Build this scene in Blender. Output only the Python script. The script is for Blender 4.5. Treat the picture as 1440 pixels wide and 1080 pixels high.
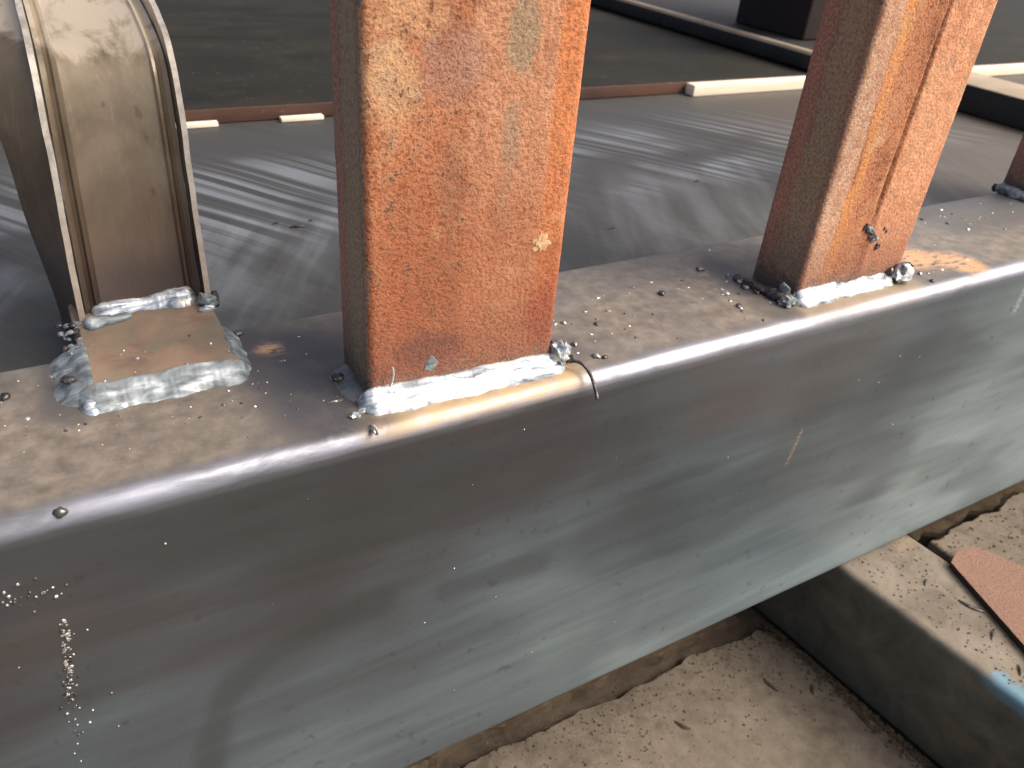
import bpy, bmesh, math, random
from mathutils import Vector, Matrix, noise, Quaternion

random.seed(7)
sc = bpy.context.scene
for o in list(bpy.data.objects):
    bpy.data.objects.remove(o)

# ------------------------------------------------------------------ camera, light, exposure
cam_d = bpy.data.cameras.new('camera')
cam = bpy.data.objects.new('camera', cam_d)
sc.collection.objects.link(cam)
RIGHT = Vector((0.86642, -0.49336, 0.07682))
DOWN = Vector((-0.21431, -0.50642, -0.83523))
FWD = Vector((0.45098, 0.70720, -0.54451))
m = Matrix.Identity(4)
for i in range(3):
    m[i][0] = RIGHT[i]; m[i][1] = -DOWN[i]; m[i][2] = -FWD[i]
m.translation = Vector((0, 0, 0.125))
cam.matrix_world = m
cam_d.sensor_width = 36.0
cam_d.lens = 1127.27 / 1440 * 36
cam_d.clip_start = 0.005
cam_d.clip_end = 200
cam_d.dof.use_dof = True
cam_d.dof.focus_distance = 0.225
cam_d.dof.aperture_fstop = 30
sc.camera = cam

SUN_EL, SUN_AZ = math.radians(48), math.radians(130)   # azimuth clockwise from +Y: light comes from the front right
w = bpy.data.worlds.new('World'); sc.world = w; w.use_nodes = True
nt = w.node_tree
bg = nt.nodes['Background']
sky = nt.nodes.new('ShaderNodeTexSky')
sky.sky_type = 'NISHITA'; sky.sun_disc = False
sky.sun_elevation = SUN_EL; sky.sun_rotation = SUN_AZ
sky.air_density = 0.45; sky.dust_density = 9.0; sky.ozone_density = 0.3
nt.links.new(sky.outputs[0], bg.inputs[0])
bg.inputs[1].default_value = 0.15
sl = bpy.data.lights.new('sun', 'SUN'); so = bpy.data.objects.new('sun', sl)
sc.collection.objects.link(so)
sl.energy = 0.55; sl.angle = math.radians(60); sl.color = (1.0, 0.96, 0.91)
sdir = Vector((math.sin(SUN_AZ) * math.cos(SUN_EL), math.cos(SUN_AZ) * math.cos(SUN_EL), math.sin(SUN_EL)))
so.rotation_euler = sdir.to_track_quat('Z', 'Y').to_euler()
vs = sc.view_settings
vs.view_transform = 'Standard'; vs.look = 'None'; vs.gamma = 1.0; vs.use_curve_mapping = False
vs.exposure = 0.78
sc.render.engine = 'CYCLES'
sc.cycles.max_bounces = 5; sc.cycles.diffuse_bounces = 2; sc.cycles.glossy_bounces = 3

# ------------------------------------------------------------------ helpers
def srgb(r, g, b):
    f = lambda c: (c / 255 / 12.92) if c / 255 <= 0.04045 else ((c / 255 + 0.055) / 1.055) ** 2.4
    return (f(r), f(g), f(b), 1)

def link(name, me, mat=None, parent=None):
    o = bpy.data.objects.new(name, me)
    sc.collection.objects.link(o)
    if mat:
        for mm in (mat if isinstance(mat, (list, tuple)) else [mat]):
            if mm.name not in [x.name for x in me.materials if x]:
                me.materials.append(mm)
    if parent: o.parent = parent
    return o

def empty(name, loc=(0, 0, 0), rz=0):
    o = bpy.data.objects.new(name, None); sc.collection.objects.link(o)
    o.location = loc; o.rotation_euler = (0, 0, rz); o.empty_display_size = 0.01
    return o

def tag(o, label, cat, group=None):
    o['label'] = label; o['category'] = cat
    if group: o['group'] = group
    return o

def mesh(name, verts, faces, smooth=True, angle=35):
    me = bpy.data.meshes.new(name)
    me.from_pydata([tuple(v) for v in verts], [], faces)
    bm = bmesh.new(); bm.from_mesh(me)
    bmesh.ops.recalc_face_normals(bm, faces=bm.faces)
    bm.to_mesh(me); bm.free()
    if smooth:
        me.shade_smooth()
        me.set_sharp_from_angle(angle=math.radians(angle))
    return me

def rrect(x0, x1, y0, y1, r, seg=5, sub=0.0):
    """counter-clockwise rounded rectangle; sub = max spacing on the straights"""
    pts = []
    for cx, cy, a0 in ((x1 - r, y0 + r, -90), (x1 - r, y1 - r, 0), (x0 + r, y1 - r, 90), (x0 + r, y0 + r, 180)):
        for i in range(seg + 1):
            a = math.radians(a0 + 90 * i / seg)
            pts.append((cx + r * math.cos(a), cy + r * math.sin(a)))
    if sub:
        out = []
        for i, p in enumerate(pts):
            q = pts[(i + 1) % len(pts)]
            d = math.hypot(q[0] - p[0], q[1] - p[1]); n = max(1, int(d / sub))
            for k in range(n): out.append((p[0] + (q[0] - p[0]) * k / n, p[1] + (q[1] - p[1]) * k / n))
        pts = out
    return pts

def sweep(loops, cap=True):
    """list of equal-length closed loops of 3D points -> verts, faces"""
    n = len(loops[0]); verts = [p for l in loops for p in l]; faces = []
    for i in range(len(loops) - 1):
        for j in range(n):
            k = (j + 1) % n
            faces.append((i * n + j, i * n + k, (i + 1) * n + k, (i + 1) * n + j))
    if cap:
        faces.append(tuple(range(n))[::-1]); faces.append(tuple((len(loops) - 1) * n + j for j in range(n)))
    return verts, faces

def sm(a, b, x):
    t = max(0, min(1, (x - a) / (b - a))) if a != b else float(x > a)
    return t * t * (3 - 2 * t)

def nz(x, y, z, s=1.0):
    return noise.noise(Vector((x * s, y * s, z * s)))

# ------------------------------------------------------------------ node helper
class NT:
    def __init__(self, name):
        self.m = bpy.data.materials.new(name); self.m.use_nodes = True
        self.t = self.m.node_tree; self.b = self.t.nodes['Principled BSDF']
        self._o = None
    def put(self, sock, v):
        if isinstance(v, bpy.types.NodeSocket): self.t.links.new(v, sock)
        elif v is not None:
            try: sock.default_value = v
            except Exception: sock.default_value = (v, v, v) if not hasattr(v, '__len__') else tuple(v)[:3]
    def n(self, typ, ins, out=0, **props):
        nd = self.t.nodes.new(typ)
        for k, v in props.items(): setattr(nd, k, v)
        for k, v in ins.items(): self.put(nd.inputs[k], v)
        return nd.outputs[out]
    def obj(self):
        if self._o is None: self._o = self.t.nodes.new('ShaderNodeTexCoord').outputs['Object']
        return self._o
    def xyz(self, v=None):
        nd = self.t.nodes.new('ShaderNodeSeparateXYZ'); self.put(nd.inputs[0], v or self.obj()); return nd.outputs
    def sc(self, s, loc=(0, 0, 0), rot=(0, 0, 0), v=None):
        return self.n('ShaderNodeMapping', {'Vector': v or self.obj(), 'Scale': s, 'Location': loc, 'Rotation': rot})
    def noise(self, scale, detail=4, rough=0.55, dist=0.0, v=None):
        return self.n('ShaderNodeTexNoise', {'Vector': v or self.obj(), 'Scale': scale, 'Detail': detail, 'Roughness': rough, 'Distortion': dist})
    def vor(self, scale, v=None, feature='F1'):
        return self.n('ShaderNodeTexVoronoi', {'Vector': v or self.obj(), 'Scale': scale}, feature=feature)
    def ma(self, op, a, b=0.0, c=0.0):
        nd = self.t.nodes.new('ShaderNodeMath'); nd.operation = op
        for i, v in enumerate((a, b, c)): self.put(nd.inputs[i], v)
        return nd.outputs[0]
    def mr(self, x, a, b, c=0.0, d=1.0):
        nd = self.t.nodes.new('ShaderNodeMapRange'); nd.interpolation_type = 'SMOOTHSTEP'
        for i, v in enumerate((x, a, b, c, d)): self.put(nd.inputs[i], v)
        return nd.outputs[0]
    def mix(self, f, a, b, mode='MIX'):
        nd = self.t.nodes.new('ShaderNodeMix'); nd.data_type = 'RGBA'; nd.blend_type = mode
        self.put(nd.inputs[0], f); self.put(nd.inputs[6], a); self.put(nd.inputs[7], b)
        return nd.outputs[2]
    def ramp(self, f, stops):
        nd = self.t.nodes.new('ShaderNodeValToRGB'); e = nd.color_ramp.elements
        while len(e) < len(stops): e.new(0.5)
        for i, (p, c) in enumerate(stops): e[i].position = p; e[i].color = c
        self.put(nd.inputs[0], f); return nd.outputs[0]
    def attr(self, name):
        nd = self.t.nodes.new('ShaderNodeAttribute'); nd.attribute_name = name; return nd.outputs['Fac']
    def mul(self, *a):
        r = a[0]
        for x in a[1:]: r = self.ma('MULTIPLY', r, x)
        return r
    def bump(self, h, dist, strength=1.0, normal=None):
        return self.n('ShaderNodeBump', {'Height': h, 'Distance': dist, 'Strength': strength, 'Normal': normal})
    def out(self, col=None, rough=None, metal=None, normal=None, spec=None):
        for k, v in (('Base Color', col), ('Roughness', rough), ('Metallic', metal), ('Normal', normal), ('Specular IOR Level', spec)):
            if v is not None: self.put(self.b.inputs[k], v)
        return self.m

# ------------------------------------------------------------------ materials
def mat_beam():
    t = NT('mill_scale_steel')
    x, y, z = t.xyz()
    streak = t.noise(1, 3, 0.55, 0.5, t.sc((5, 70, 44)))
    big = t.noise(10, 2, 0.5, 0.6)
    dn = t.noise(170, 3, 0.65)
    fine = t.noise(900, 2, 0.6)
    # bare mill scale: blue grey to brown grey
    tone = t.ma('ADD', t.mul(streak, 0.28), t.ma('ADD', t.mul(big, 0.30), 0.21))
    tone = t.ma('SUBTRACT', tone, t.mr(z, -0.125, -0.02, 0.0, 0.17))  # floor reflection painted into the side: darker towards the top
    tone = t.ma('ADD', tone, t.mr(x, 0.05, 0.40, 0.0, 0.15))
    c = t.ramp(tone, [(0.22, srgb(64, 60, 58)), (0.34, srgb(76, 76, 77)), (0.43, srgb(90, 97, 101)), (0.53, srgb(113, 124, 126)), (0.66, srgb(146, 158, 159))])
    warm = t.mul(t.mr(t.noise(1, 2, 0.5, 0.4, t.sc((8, 24, 24), (5, 5, 5))), 0.50, 0.66), t.mr(z, -0.09, -0.02))
    mill = t.noise(1, 3, 0.65, 0.2, t.sc((24, 300, 230), (1, 2, 3)))
    gr = t.mr(mill, 0.25, 0.75, 0.92, 1.07)
    c = t.mix(1.0, c, t.n('ShaderNodeCombineColor', {0: gr, 1: gr, 2: gr}), 'MULTIPLY')
    c = t.mix(t.mul(t.mr(dn, 0.64, 0.70), 0.35), c, srgb(58, 56, 55))
    c = t.mix(t.mul(warm, 0.35), c, srgb(98, 82, 75))
    c = t.mix(1.0, c, (0.93, 0.98, 1.0, 1), 'MULTIPLY')
    c = t.mix(t.mul(t.attr('scale_and_reflection'), 0.6), c, srgb(62, 68, 68))  # scale swirls plus the painted dark reflection
    # sky highlight on the rolled edge, put into the colour as pale metal
    edge_hl_n = t.noise(1, 4, 0.65, 0.3, t.sc((34, 160, 160), (6, 1, 2)))
    rub = t.mul(t.attr('edge_highlight'), t.mr(edge_hl_n, 0.30, 0.60, 0.35, 1.0), t.mr(x, -0.03, 0.03, 0.5, 1.0))  # rub: mask of the painted sky highlight on the edge
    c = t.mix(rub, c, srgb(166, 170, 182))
    # dust film on the top
    dust = t.attr('dust')
    dcol = t.ramp(dn, [(0.3, srgb(98, 90, 79)), (0.5, srgb(121, 112, 99)), (0.7, srgb(143, 132, 117))])
    dm = t.mul(dust, t.mr(big, 0.3, 0.6, 0.6, 1.0))
    c = t.mix(dm, c, dcol)
    st = t.attr('straw'); c = t.mix(t.mul(st, t.mr(dn, 0.3, 0.6, 0.6, 1)), c, srgb(172, 150, 114))
    bl = t.attr('blueing'); c = t.mix(t.mul(bl, t.mr(dn, 0.25, 0.55, 0.5, 1.0)), c, srgb(66, 66, 69))
    rs = t.attr('ruststain'); c = t.mix(t.mul(rs, t.mr(t.noise(1, 3, 0.65, 0, t.sc((140, 420, 100), (0, 0, 0), (0, 0, 0.5))), 0.36, 0.50)), c, srgb(200, 158, 118))
    speck = t.mr(fine, 0.68, 0.74)
    c = t.mix(t.mul(speck, t.mul(dust, 0.5)), c, srgb(66, 58, 52))
    def tick(x0, z0, z1, wd, lean):
        dx = t.ma('ABSOLUTE', t.ma('SUBTRACT', t.ma('SUBTRACT', x, x0), t.mul(t.ma('SUBTRACT', z, z0), lean)))
        return t.mul(t.mr(dx, wd * 0.4, wd, 1, 0), t.mr(z, z1, z1 + 0.004), t.mr(z, z0 - 0.004, z0, 1, 0), t.mr(fine, 0.4, 0.6))
    c = t.mix(t.mul(tick(0.236, -0.050, -0.070, 0.0013, 0.16), 0.7), c, srgb(176, 144, 118))
    c = t.mix(t.mul(tick(0.3575, -0.004, -0.026, 0.0022, 0.0), 0.6), c, srgb(200, 200, 198))
    metal = t.ma('SUBTRACT', t.ma('ADD', 0.30, t.mul(rub, 0.45)), t.mul(t.ma('ADD', t.ma('ADD', dm, st), rs), 0.6))
    metal = t.ma('MAXIMUM', metal, 0.05)
    r = t.ma('ADD', t.mul(streak, 0.14), 0.36)
    r = t.ma('SUBTRACT', r, t.mul(rub, 0.05))
    r = t.ma('ADD', r, t.mul(dm, 0.16))
    h = t.mul(fine, t.ma('ADD', t.mul(dust, 0.8), 0.15))
    return t.out(c, r, metal, t.bump(fine, 0.00010, 0.3))

GAIN = 1.06
def mat_rust(name, front=True, seed=0.0, band=None, mott=None, spots=()):
    t = NT(name)
    x, y, z = t.xyz()
    off = (seed, seed * 1.7, seed * 0.6)
    big = t.noise(48, 3, 0.6, 0.5, t.sc((1, 1, 0.4), off))
    mid = t.noise(230, 3, 0.7, 0.2, t.sc((1, 1, 1), off))
    fine = t.noise(950, 2, 0.75)
    pat = t.noise(58, 3, 0.65, 0.4, t.sc((1, 1, 0.55), (9 + seed, 4, 7)))
    f = t.ma('ADD', t.ma('ADD', t.mul(big, 0.42), t.mul(mid, 0.34)), t.mul(fine, 0.30))
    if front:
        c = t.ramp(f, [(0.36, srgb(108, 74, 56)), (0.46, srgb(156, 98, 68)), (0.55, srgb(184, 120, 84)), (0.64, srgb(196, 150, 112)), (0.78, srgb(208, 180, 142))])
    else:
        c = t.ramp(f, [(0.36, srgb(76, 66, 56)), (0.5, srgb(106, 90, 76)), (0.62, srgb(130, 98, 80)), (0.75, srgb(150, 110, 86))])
    # yellowish crust, left-over grey scale
    c = t.mix(t.mul(t.mr(t.ma('ADD', t.mul(pat, 0.7), t.mul(mid, 0.3)), 0.56, 0.66), 0.5), c, srgb(206, 166, 124) if front else srgb(110, 98, 80))
    c = t.mix(t.mul(t.mr(t.ma('ADD', t.mul(pat, 0.8), t.mul(fine, 0.2)), 0.40, 0.35), 0.7), c, srgb(146, 118, 100) if front else srgb(80, 74, 66))
    if band:
        for (x0, x1, col, k, wob) in band:
            xx = t.ma('ADD', x, t.mul(t.ma('SUBTRACT', big, 0.5), wob))
            msk = t.mul(t.mr(xx, x0 - 0.0009, x0 + 0.0006), t.mr(xx, x1 - 0.0006, x1 + 0.0012, 1, 0))
            c2 = t.mix(t.mr(mid, 0.35, 0.65), col, t.mix(0.5, col, c))
            c = t.mix(t.mul(msk, k), c, c2)
    for (sx, sz, rx, rz, col, k) in spots:
        dx = t.ma('DIVIDE', t.ma('SUBTRACT', x, sx), rx); dz = t.ma('DIVIDE', t.ma('SUBTRACT', z, sz), rz)
        d = t.ma('ADD', t.mul(dx, dx), t.mul(dz, dz))
        d = t.ma('ADD', d, t.mul(t.ma('SUBTRACT', mid, 0.5), 3.0)); d = t.ma('ADD', d, t.mul(t.ma('SUBTRACT', pat, 0.5), 1.6))
        c = t.mix(t.mul(t.mr(d, 0.1, 1.5, 1, 0), k), c, col)
    # dark flakes, denser on the pitted stretch
    fl = t.mr(t.ma('ADD', t.mul(fine, 0.55), t.mul(mid, 0.45)), 0.52, 0.62)
    k = 0.45
    if mott:
        xx = t.ma('ADD', x, t.mul(t.ma('SUBTRACT', big, 0.5), 0.02))
        k = t.mr(xx, mott - 0.002, mott + 0.002, 0.95, 0.40)
    c = t.mix(t.mul(fl, k), c, srgb(98, 58, 44) if front else srgb(62, 50, 44))
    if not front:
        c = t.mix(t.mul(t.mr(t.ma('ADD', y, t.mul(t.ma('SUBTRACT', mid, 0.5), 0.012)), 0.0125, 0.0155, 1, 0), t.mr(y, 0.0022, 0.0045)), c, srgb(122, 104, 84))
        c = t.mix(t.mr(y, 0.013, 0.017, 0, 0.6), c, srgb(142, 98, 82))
    # purple-brown heat tint over the weld
    zz = t.ma('ADD', z, t.mul(t.ma('SUBTRACT', mid, 0.5), 0.02))
    c = t.mix(t.mr(zz, 0.006, 0.030, 0.6, 0), c, srgb(130, 84, 68) if front else srgb(72, 64, 58))
    c = t.mix(t.mul(t.mr(zz, 0.004, 0.010, 1, 0), 0.7), c, srgb(120, 94, 80) if front else srgb(60, 56, 52))
    # rust grain
    gr = t.mul(t.mr(fine, 0.30, 0.70, 0.66, 1.20), GAIN if front else 1.9)
    c = t.mix(1.0, c, t.n('ShaderNodeCombineColor', {0: gr, 1: t.mul(gr, 1.10), 2: t.mul(gr, 1.14)}), 'MULTIPLY')
    return t.out(c, 0.86, 0.0, t.bump(t.ma('ADD', t.mul(fine, 0.8), mid), 0.0006, 0.8), 0.25)

def mat_weld():
    t = NT('weld_metal')
    a = t.noise(1, 3, 0.6, 0.6, t.sc((80, 420, 420)))
    c = t.ramp(a, [(0.34, srgb(104, 112, 124)), (0.44, srgb(150, 164, 172)), (0.52, srgb(200, 208, 210)), (0.68, srgb(236, 236, 232))])
    b = t.noise(1, 3, 0.6, 0.5, t.sc((100, 240, 240), (4, 4, 4)))
    dk = t.mr(b, 0.60, 0.66)
    c = t.mix(t.mul(dk, 0.7), c, srgb(96, 92, 100))
    c = t.mix(t.mr(b, 0.40, 0.34, 0, 0.4), c, srgb(214, 198, 150))
    return t.out(c, t.mr(a, 0.3, 0.7, 0.40, 0.25), 0.55, t.bump(t.ma('ADD', a, t.mul(b, 0.6)), 0.00035, 0.5))

def mat_weld_grey():
    t = NT('weld_slag_grey')
    a = t.noise(1, 3, 0.6, 0.6, t.sc((110, 300, 300)))
    c = t.ramp(a, [(0.3, srgb(84, 88, 90)), (0.44, srgb(112, 120, 123)), (0.58, srgb(140, 150, 153)), (0.72, srgb(184, 194, 195))])
    b = t.noise(260, 3, 0.6)
    c = t.mix(t.mr(b, 0.62, 0.70, 0, 0.4), c, srgb(84, 84, 88))
    return t.out(c, t.mr(a, 0.3, 0.7, 0.58, 0.42), 0.3, t.bump(t.ma('ADD', a, t.mul(b, 0.5)), 0.00025, 0.6))

def mat_slag_dark():
    t = NT('slag_dark')
    a = t.noise(600, 4, 0.65)
    c = t.ramp(a, [(0.35, srgb(40, 38, 38)), (0.55, srgb(74, 70, 70)), (0.7, srgb(130, 128, 126))])
    return t.out(c, 0.4, 0.4, t.bump(t.noise(1400, 3, 0.6), 0.0003, 0.7))

def mat_bead():
    t = NT('spatter_metal')
    rnd = t.n('ShaderNodeObjectInfo', {}, 'Random')
    c = t.ramp(rnd, [(0.0, srgb(70, 66, 64)), (0.35, srgb(120, 116, 112)), (0.6, srgb(200, 200, 198)), (1.0, srgb(245, 244, 240))])
    return t.out(c, 0.28, 0.7)

def mat_bracket():
    t = NT('tan_bracket_steel')
    x, y, z = t.xyz()
    a = t.noise(40, 5, 0.6, 0.5, t.sc((1, 1, 0.5)))
    c = t.ramp(a, [(0.3, srgb(98, 87, 69)), (0.5, srgb(122, 109, 88)), (0.7, srgb(142, 130, 107))])
    sp = t.mr(t.noise(1, 4, 0.6, 0.4, t.sc((130, 130, 60), (2, 5, 1))), 0.64, 0.70)
    c = t.mix(t.mul(sp, 0.6), c, srgb(88, 70, 56))
    c = t.mix(t.mul(t.mr(t.noise(1, 5, 0.6, 0, t.sc((500, 500, 25))), 0.5, 0.8), 0.3), c, srgb(170, 158, 138))
    # sky light on the upturned bend, put into the colour
    c = t.mix(t.mul(t.mr(t.ma('ADD', z, t.mul(t.ma('SUBTRACT', a, 0.5), 0.03)), 0.0665, 0.0715), t.mr(t.noise(1, 4, 0.65, 0.3, t.sc((150, 40, 60), (4, 4, 4))), 0.34, 0.5, 0.35, 0.95)), c, srgb(196, 183, 160))
    # heat tint above the weld
    zz = t.ma('ADD', z, t.mul(t.ma('SUBTRACT', a, 0.5), 0.02))
    c = t.mix(t.mr(zz, 0.006, 0.058, 0.85, 0), c, srgb(84, 66, 51))
    c = t.mix(t.mr(zz, 0.006, 0.018, 0.85, 0), c, srgb(66, 54, 48))
    return t.out(c, t.mr(a, 0.3, 0.7, 0.50, 0.36), 0.2, t.bump(t.noise(1, 4, 0.6, 0, t.sc((700, 700, 120))), 0.00012, 0.5))

def mat_cut():
    t = NT('bright_cut_edge')
    a = t.noise(240, 4, 0.65)
    c = t.ramp(a, [(0.3, srgb(160, 154, 140)), (0.5, srgb(194, 188, 174)), (0.7, srgb(216, 212, 200))])
    x, y, z = t.xyz()
    c = t.mix(t.mr(z, 0.004, 0.05, 0.6, 0), c, srgb(136, 116, 96))
    return t.out(c, 0.4, 0.35, t.bump(a, 0.0001, 0.5))

def mat_baseplate():
    t = NT('rust_tinted_plate')
    a = t.noise(70, 5, 0.6, 0.5)
    c = t.ramp(a, [(0.32, srgb(112, 97, 82)), (0.5, srgb(140, 118, 98)), (0.68, srgb(156, 132, 110))])
    c = t.mix(t.mul(t.mr(t.noise(60, 3, 0.6, 0.4, t.sc((1, 1, 1), (2, 2, 2))), 0.46, 0.60), 0.7), c, srgb(124, 116, 98))
    c = t.mix(t.mr(t.noise(800, 3, 0.6), 0.66, 0.74, 0, 0.5), c, srgb(90, 66, 48))
    return t.out(c, 0.62, 0.1, t.bump(t.noise(900, 3, 0.6), 0.00015, 0.6))

def mat_streaked():
    t = NT('reflection_streaked_steel')
    x, y, z = t.xyz()
    wob = t.ma('SUBTRACT', t.noise(6, 2, 0.5), 0.5)
    # slanting roof reflections painted as streaks; crossing pale ones nearer the beam
    v = t.n('ShaderNodeVectorMath', {0: t.obj(), 1: t.n('ShaderNodeCombineXYZ', {0: t.mul(wob, 0.02), 1: 0.0})}, operation='ADD')
    vr = t.sc((1, 1, 1), (0, 0, 0), (0, 0, math.radians(STREAK_ANGLE)), v)
    vq = t.sc((1, 1, 1), (0, 0, 0), (0, 0, math.radians(-62)), v)
    strk = t.noise(1, 1, 0.5, 0.0, t.sc((2.0, 185, 1), (0, 0, 0), (0, 0, 0), vr))
    fines = t.noise(1, 2, 0.6, 0.0, t.sc((10, 420, 1), (0, 0, 0), (0, 0, 0), vr))
    patch = t.mr(t.noise(10, 2, 0.5, 0.3, t.sc((1, 1, 1), (1.37, 0.2, 0))), 0.32, 0.52)
    blot = t.ma('ADD', t.mul(t.noise(17, 3, 0.6, 0.6, t.sc((1, 0.7, 1), (0.31, 0.77, 0))), 0.6), t.mul(t.noise(1, 3, 0.6, 0.2, t.sc((9, 75, 1), (0, 0, 0), (0, 0, 0), vq)), 0.4))
    far = t.mr(y, 0.285, 0.335)
    s1 = t.mul(t.mr(strk, 0.38, 0.60), far, patch)
    s2 = t.mul(t.mr(blot, 0.40, 0.64), t.mr(y, 0.29, 0.36, 1, 0), t.mr(x, 0.12, 0.19, 0.9, 0.6))
    s = t.mul(t.ma('ADD', s1, t.mul(s2, 0.95)), 0.8)
    s = t.mul(s, t.mr(y, 0.38, 0.44, 1.0, 0.1))
    s = t.ma('ADD', s, t.mul(t.ma('SUBTRACT', fines, 0.5), 0.25))
    c = t.ramp(s, [(0.0, srgb(64, 65, 63)), (0.35, srgb(84, 86, 86)), (0.65, srgb(106, 110, 113)), (1.0, srgb(138, 143, 147))])
    c = t.mix(t.mr(x, 0.36, 0.50, 0, 0.6), c, srgb(98, 90, 79))
    r = t.ma('SUBTRACT', 0.60, t.mul(s, 0.12))
    return t.out(c, r, 0.25, t.bump(fines, 0.00012, 0.3))

STREAK_ANGLE = 57
def mat_darkplate(name, c0, c1, rough=0.5, metal=0.3, sc_=25):
    t = NT(name)
    a = t.noise(sc_, 5, 0.6, 0.5, t.sc((0.4, 1, 1)))
    c = t.ramp(a, [(0.32, c0), (0.68, c1)])
    c = t.mix(t.mr(t.noise(300, 3, 0.6), 0.64, 0.72, 0, 0.35), c, srgb(120, 108, 92))
    c = t.mix(t.mr(t.noise(9, 4, 0.65, 0.6, t.sc((1, 1.6, 1), (3, 3, 3))), 0.54, 0.70, 0, 0.3), c, srgb(66, 50, 40))
    return t.out(c, t.mr(a, 0.3, 0.7, rough - 0.08, rough + 0.1), metal, t.bump(t.noise(400, 4, 0.6), 0.0002, 0.5))

def mat_cream():
    t = NT('cream_wood')
    a = t.noise(1, 4, 0.6, 0.3, t.sc((12, 200, 200)))
    c = t.ramp(a, [(0.3, srgb(226, 212, 184)), (0.6, srgb(244, 234, 212))])  # pale cream tone with faint lengthwise grain
    return t.out(c, 0.6, 0.0, t.bump(a, 0.0002, 0.5))

def mat_concrete(name, cols, stain):
    t = NT(name)
    a = t.noise(22, 6, 0.65, 0.6); b = t.noise(140, 5, 0.7)
    c = t.ramp(t.ma('ADD', t.mul(a, 0.6), t.mul(b, 0.4)), [(0.34, cols[0]), (0.5, cols[1]), (0.66, cols[2])])
    c = t.mix(t.mr(t.noise(38, 5, 0.65, 1.0, t.sc((1, 1, 1), (4, 1, 2))), 0.56, 0.70, 0, 0.75), c, stain)
    c = t.mix(t.mr(t.noise(330, 3, 0.6), 0.68, 0.74, 0, 0.7), c, srgb(76, 62, 50))
    h = t.ma('ADD', t.mul(a, 1.5), t.mul(t.noise(500, 4, 0.7), 0.5))
    return t.out(c, 0.92, 0.0, t.bump(h, 0.0012, 0.6), 0.2)

def mat_support():
    t = NT('dusty_support_steel')
    nv = t.n('ShaderNodeNewGeometry', {}, 'Normal')
    nzv = t.xyz(nv)[2]
    x, y, z = t.xyz()
    up = t.mr(t.ma('ADD', nzv, t.mul(t.ma('SUBTRACT', t.noise(220, 4, 0.6), 0.5), 0.7)), 0.45, 0.85)
    a = t.noise(50, 5, 0.65, 0.5)
    dust = t.ramp(a, [(0.32, srgb(92, 84, 72)), (0.5, srgb(113, 105, 92)), (0.68, srgb(129, 121, 107))])
    dust = t.mix(t.mr(t.noise(45, 4, 0.6, 0.8, t.sc((1, 1, 1), (7, 7, 7))), 0.60, 0.68, 0, 0.7), dust, srgb(128, 112, 92))
    side = t.ramp(a, [(0.3, srgb(76, 78, 70)), (0.55, srgb(100, 102, 93)), (0.75, srgb(122, 118, 104))])
    smear = t.mr(t.noise(1, 5, 0.6, 0.6, t.sc((30, 16, 60), (2, 2, 2), (0.5, 0, 0))), 0.54, 0.70)
    side = t.mix(t.mul(smear, 0.6), side, srgb(122, 106, 84))
    c = t.mix(up, side, dust)
    # chipped blue paint near the free end
    bl = t.mul(t.mr(t.ma('ADD', y, t.mul(t.ma('SUBTRACT', t.noise(120, 4, 0.6), 0.5), 0.05)), -0.084, -0.074, 1, 0), t.mr(z, 0.0585, 0.0625))
    bl = t.mul(bl, t.mr(t.ma('ADD', x, t.mul(t.ma('SUBTRACT', t.noise(160, 3, 0.6), 0.5), 0.02)), 0.006, 0.011, 1, 0))
    c = t.mix(t.mul(bl, 0.7), c, srgb(96, 144, 166))
    return t.out(c, t.mr(up, 0, 1, 0.5, 0.9), t.mr(up, 0, 1, 0.3, 0.0), t.bump(t.noise(500, 4, 0.65), 0.0003, 0.6))

M = {}
M['beam'] = mat_beam()
ORANGE = srgb(212, 128, 80)
M['rustA'] = mat_rust('rust_front_wide', True, 0.0, [(0.0475, 0.07, ORANGE, 0.8, 0.006), (0.026, 0.048, srgb(198, 142, 108), 0.75, 0.004)], 0.027,
    [(0.006, 0.083, 0.0075, 0.009, srgb(206, 164, 122), 0.55), (0.012, 0.097, 0.009, 0.006, srgb(206, 164, 122), 0.4), (0.0385, 0.093, 0.0045, 0.010, srgb(150, 126, 100), 0.85),
     (0.0375, 0.068, 0.0030, 0.010, srgb(156, 126, 102), 0.75), (0.022, 0.086, 0.008, 0.009, srgb(158, 118, 102), 0.65), (0.0225, 0.056, 0.004, 0.016, srgb(136, 98, 76), 0.6),
     (0.020, 0.034, 0.007, 0.012, srgb(128, 92, 70), 0.6), (0.0365, 0.050, 0.003, 0.012, srgb(160, 122, 96), 0.55), (0.022, 0.012, 0.060, 0.052, srgb(152, 86, 57), 0.7), (0.017, 0.013, 0.010, 0.006, srgb(104, 70, 62), 0.8), (0.052, 0.018, 0.006, 0.012, srgb(150, 78, 58), 0.7)])
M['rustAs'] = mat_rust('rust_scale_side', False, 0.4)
M['rustB'] = mat_rust('rust_front_grooved', True, 1.3, [(0.032, 0.07, srgb(216, 152, 114), 0.8, 0.0), (0.011, 0.016, srgb(214, 144, 84), 0.6, 0.016), (-0.01, 0.010, srgb(200, 164, 138), 0.7, 0.004)])
M['rustC'] = mat_rust('rust_dull', False, 2.2, [(-0.01, 0.07, srgb(120, 78, 62), 0.7, 0.0)])
M['weld'] = mat_weld(); M['grey'] = mat_weld_grey(); M['slag'] = mat_slag_dark(); M['bead'] = mat_bead()
M['bracket'] = mat_bracket(); M['cut'] = mat_cut(); M['plate'] = mat_baseplate()
M['streaked'] = mat_streaked()
M['olive'] = mat_darkplate('dark_olive_plate', srgb(22, 23, 18), srgb(36, 37, 30), 0.75, 0.0)
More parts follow.
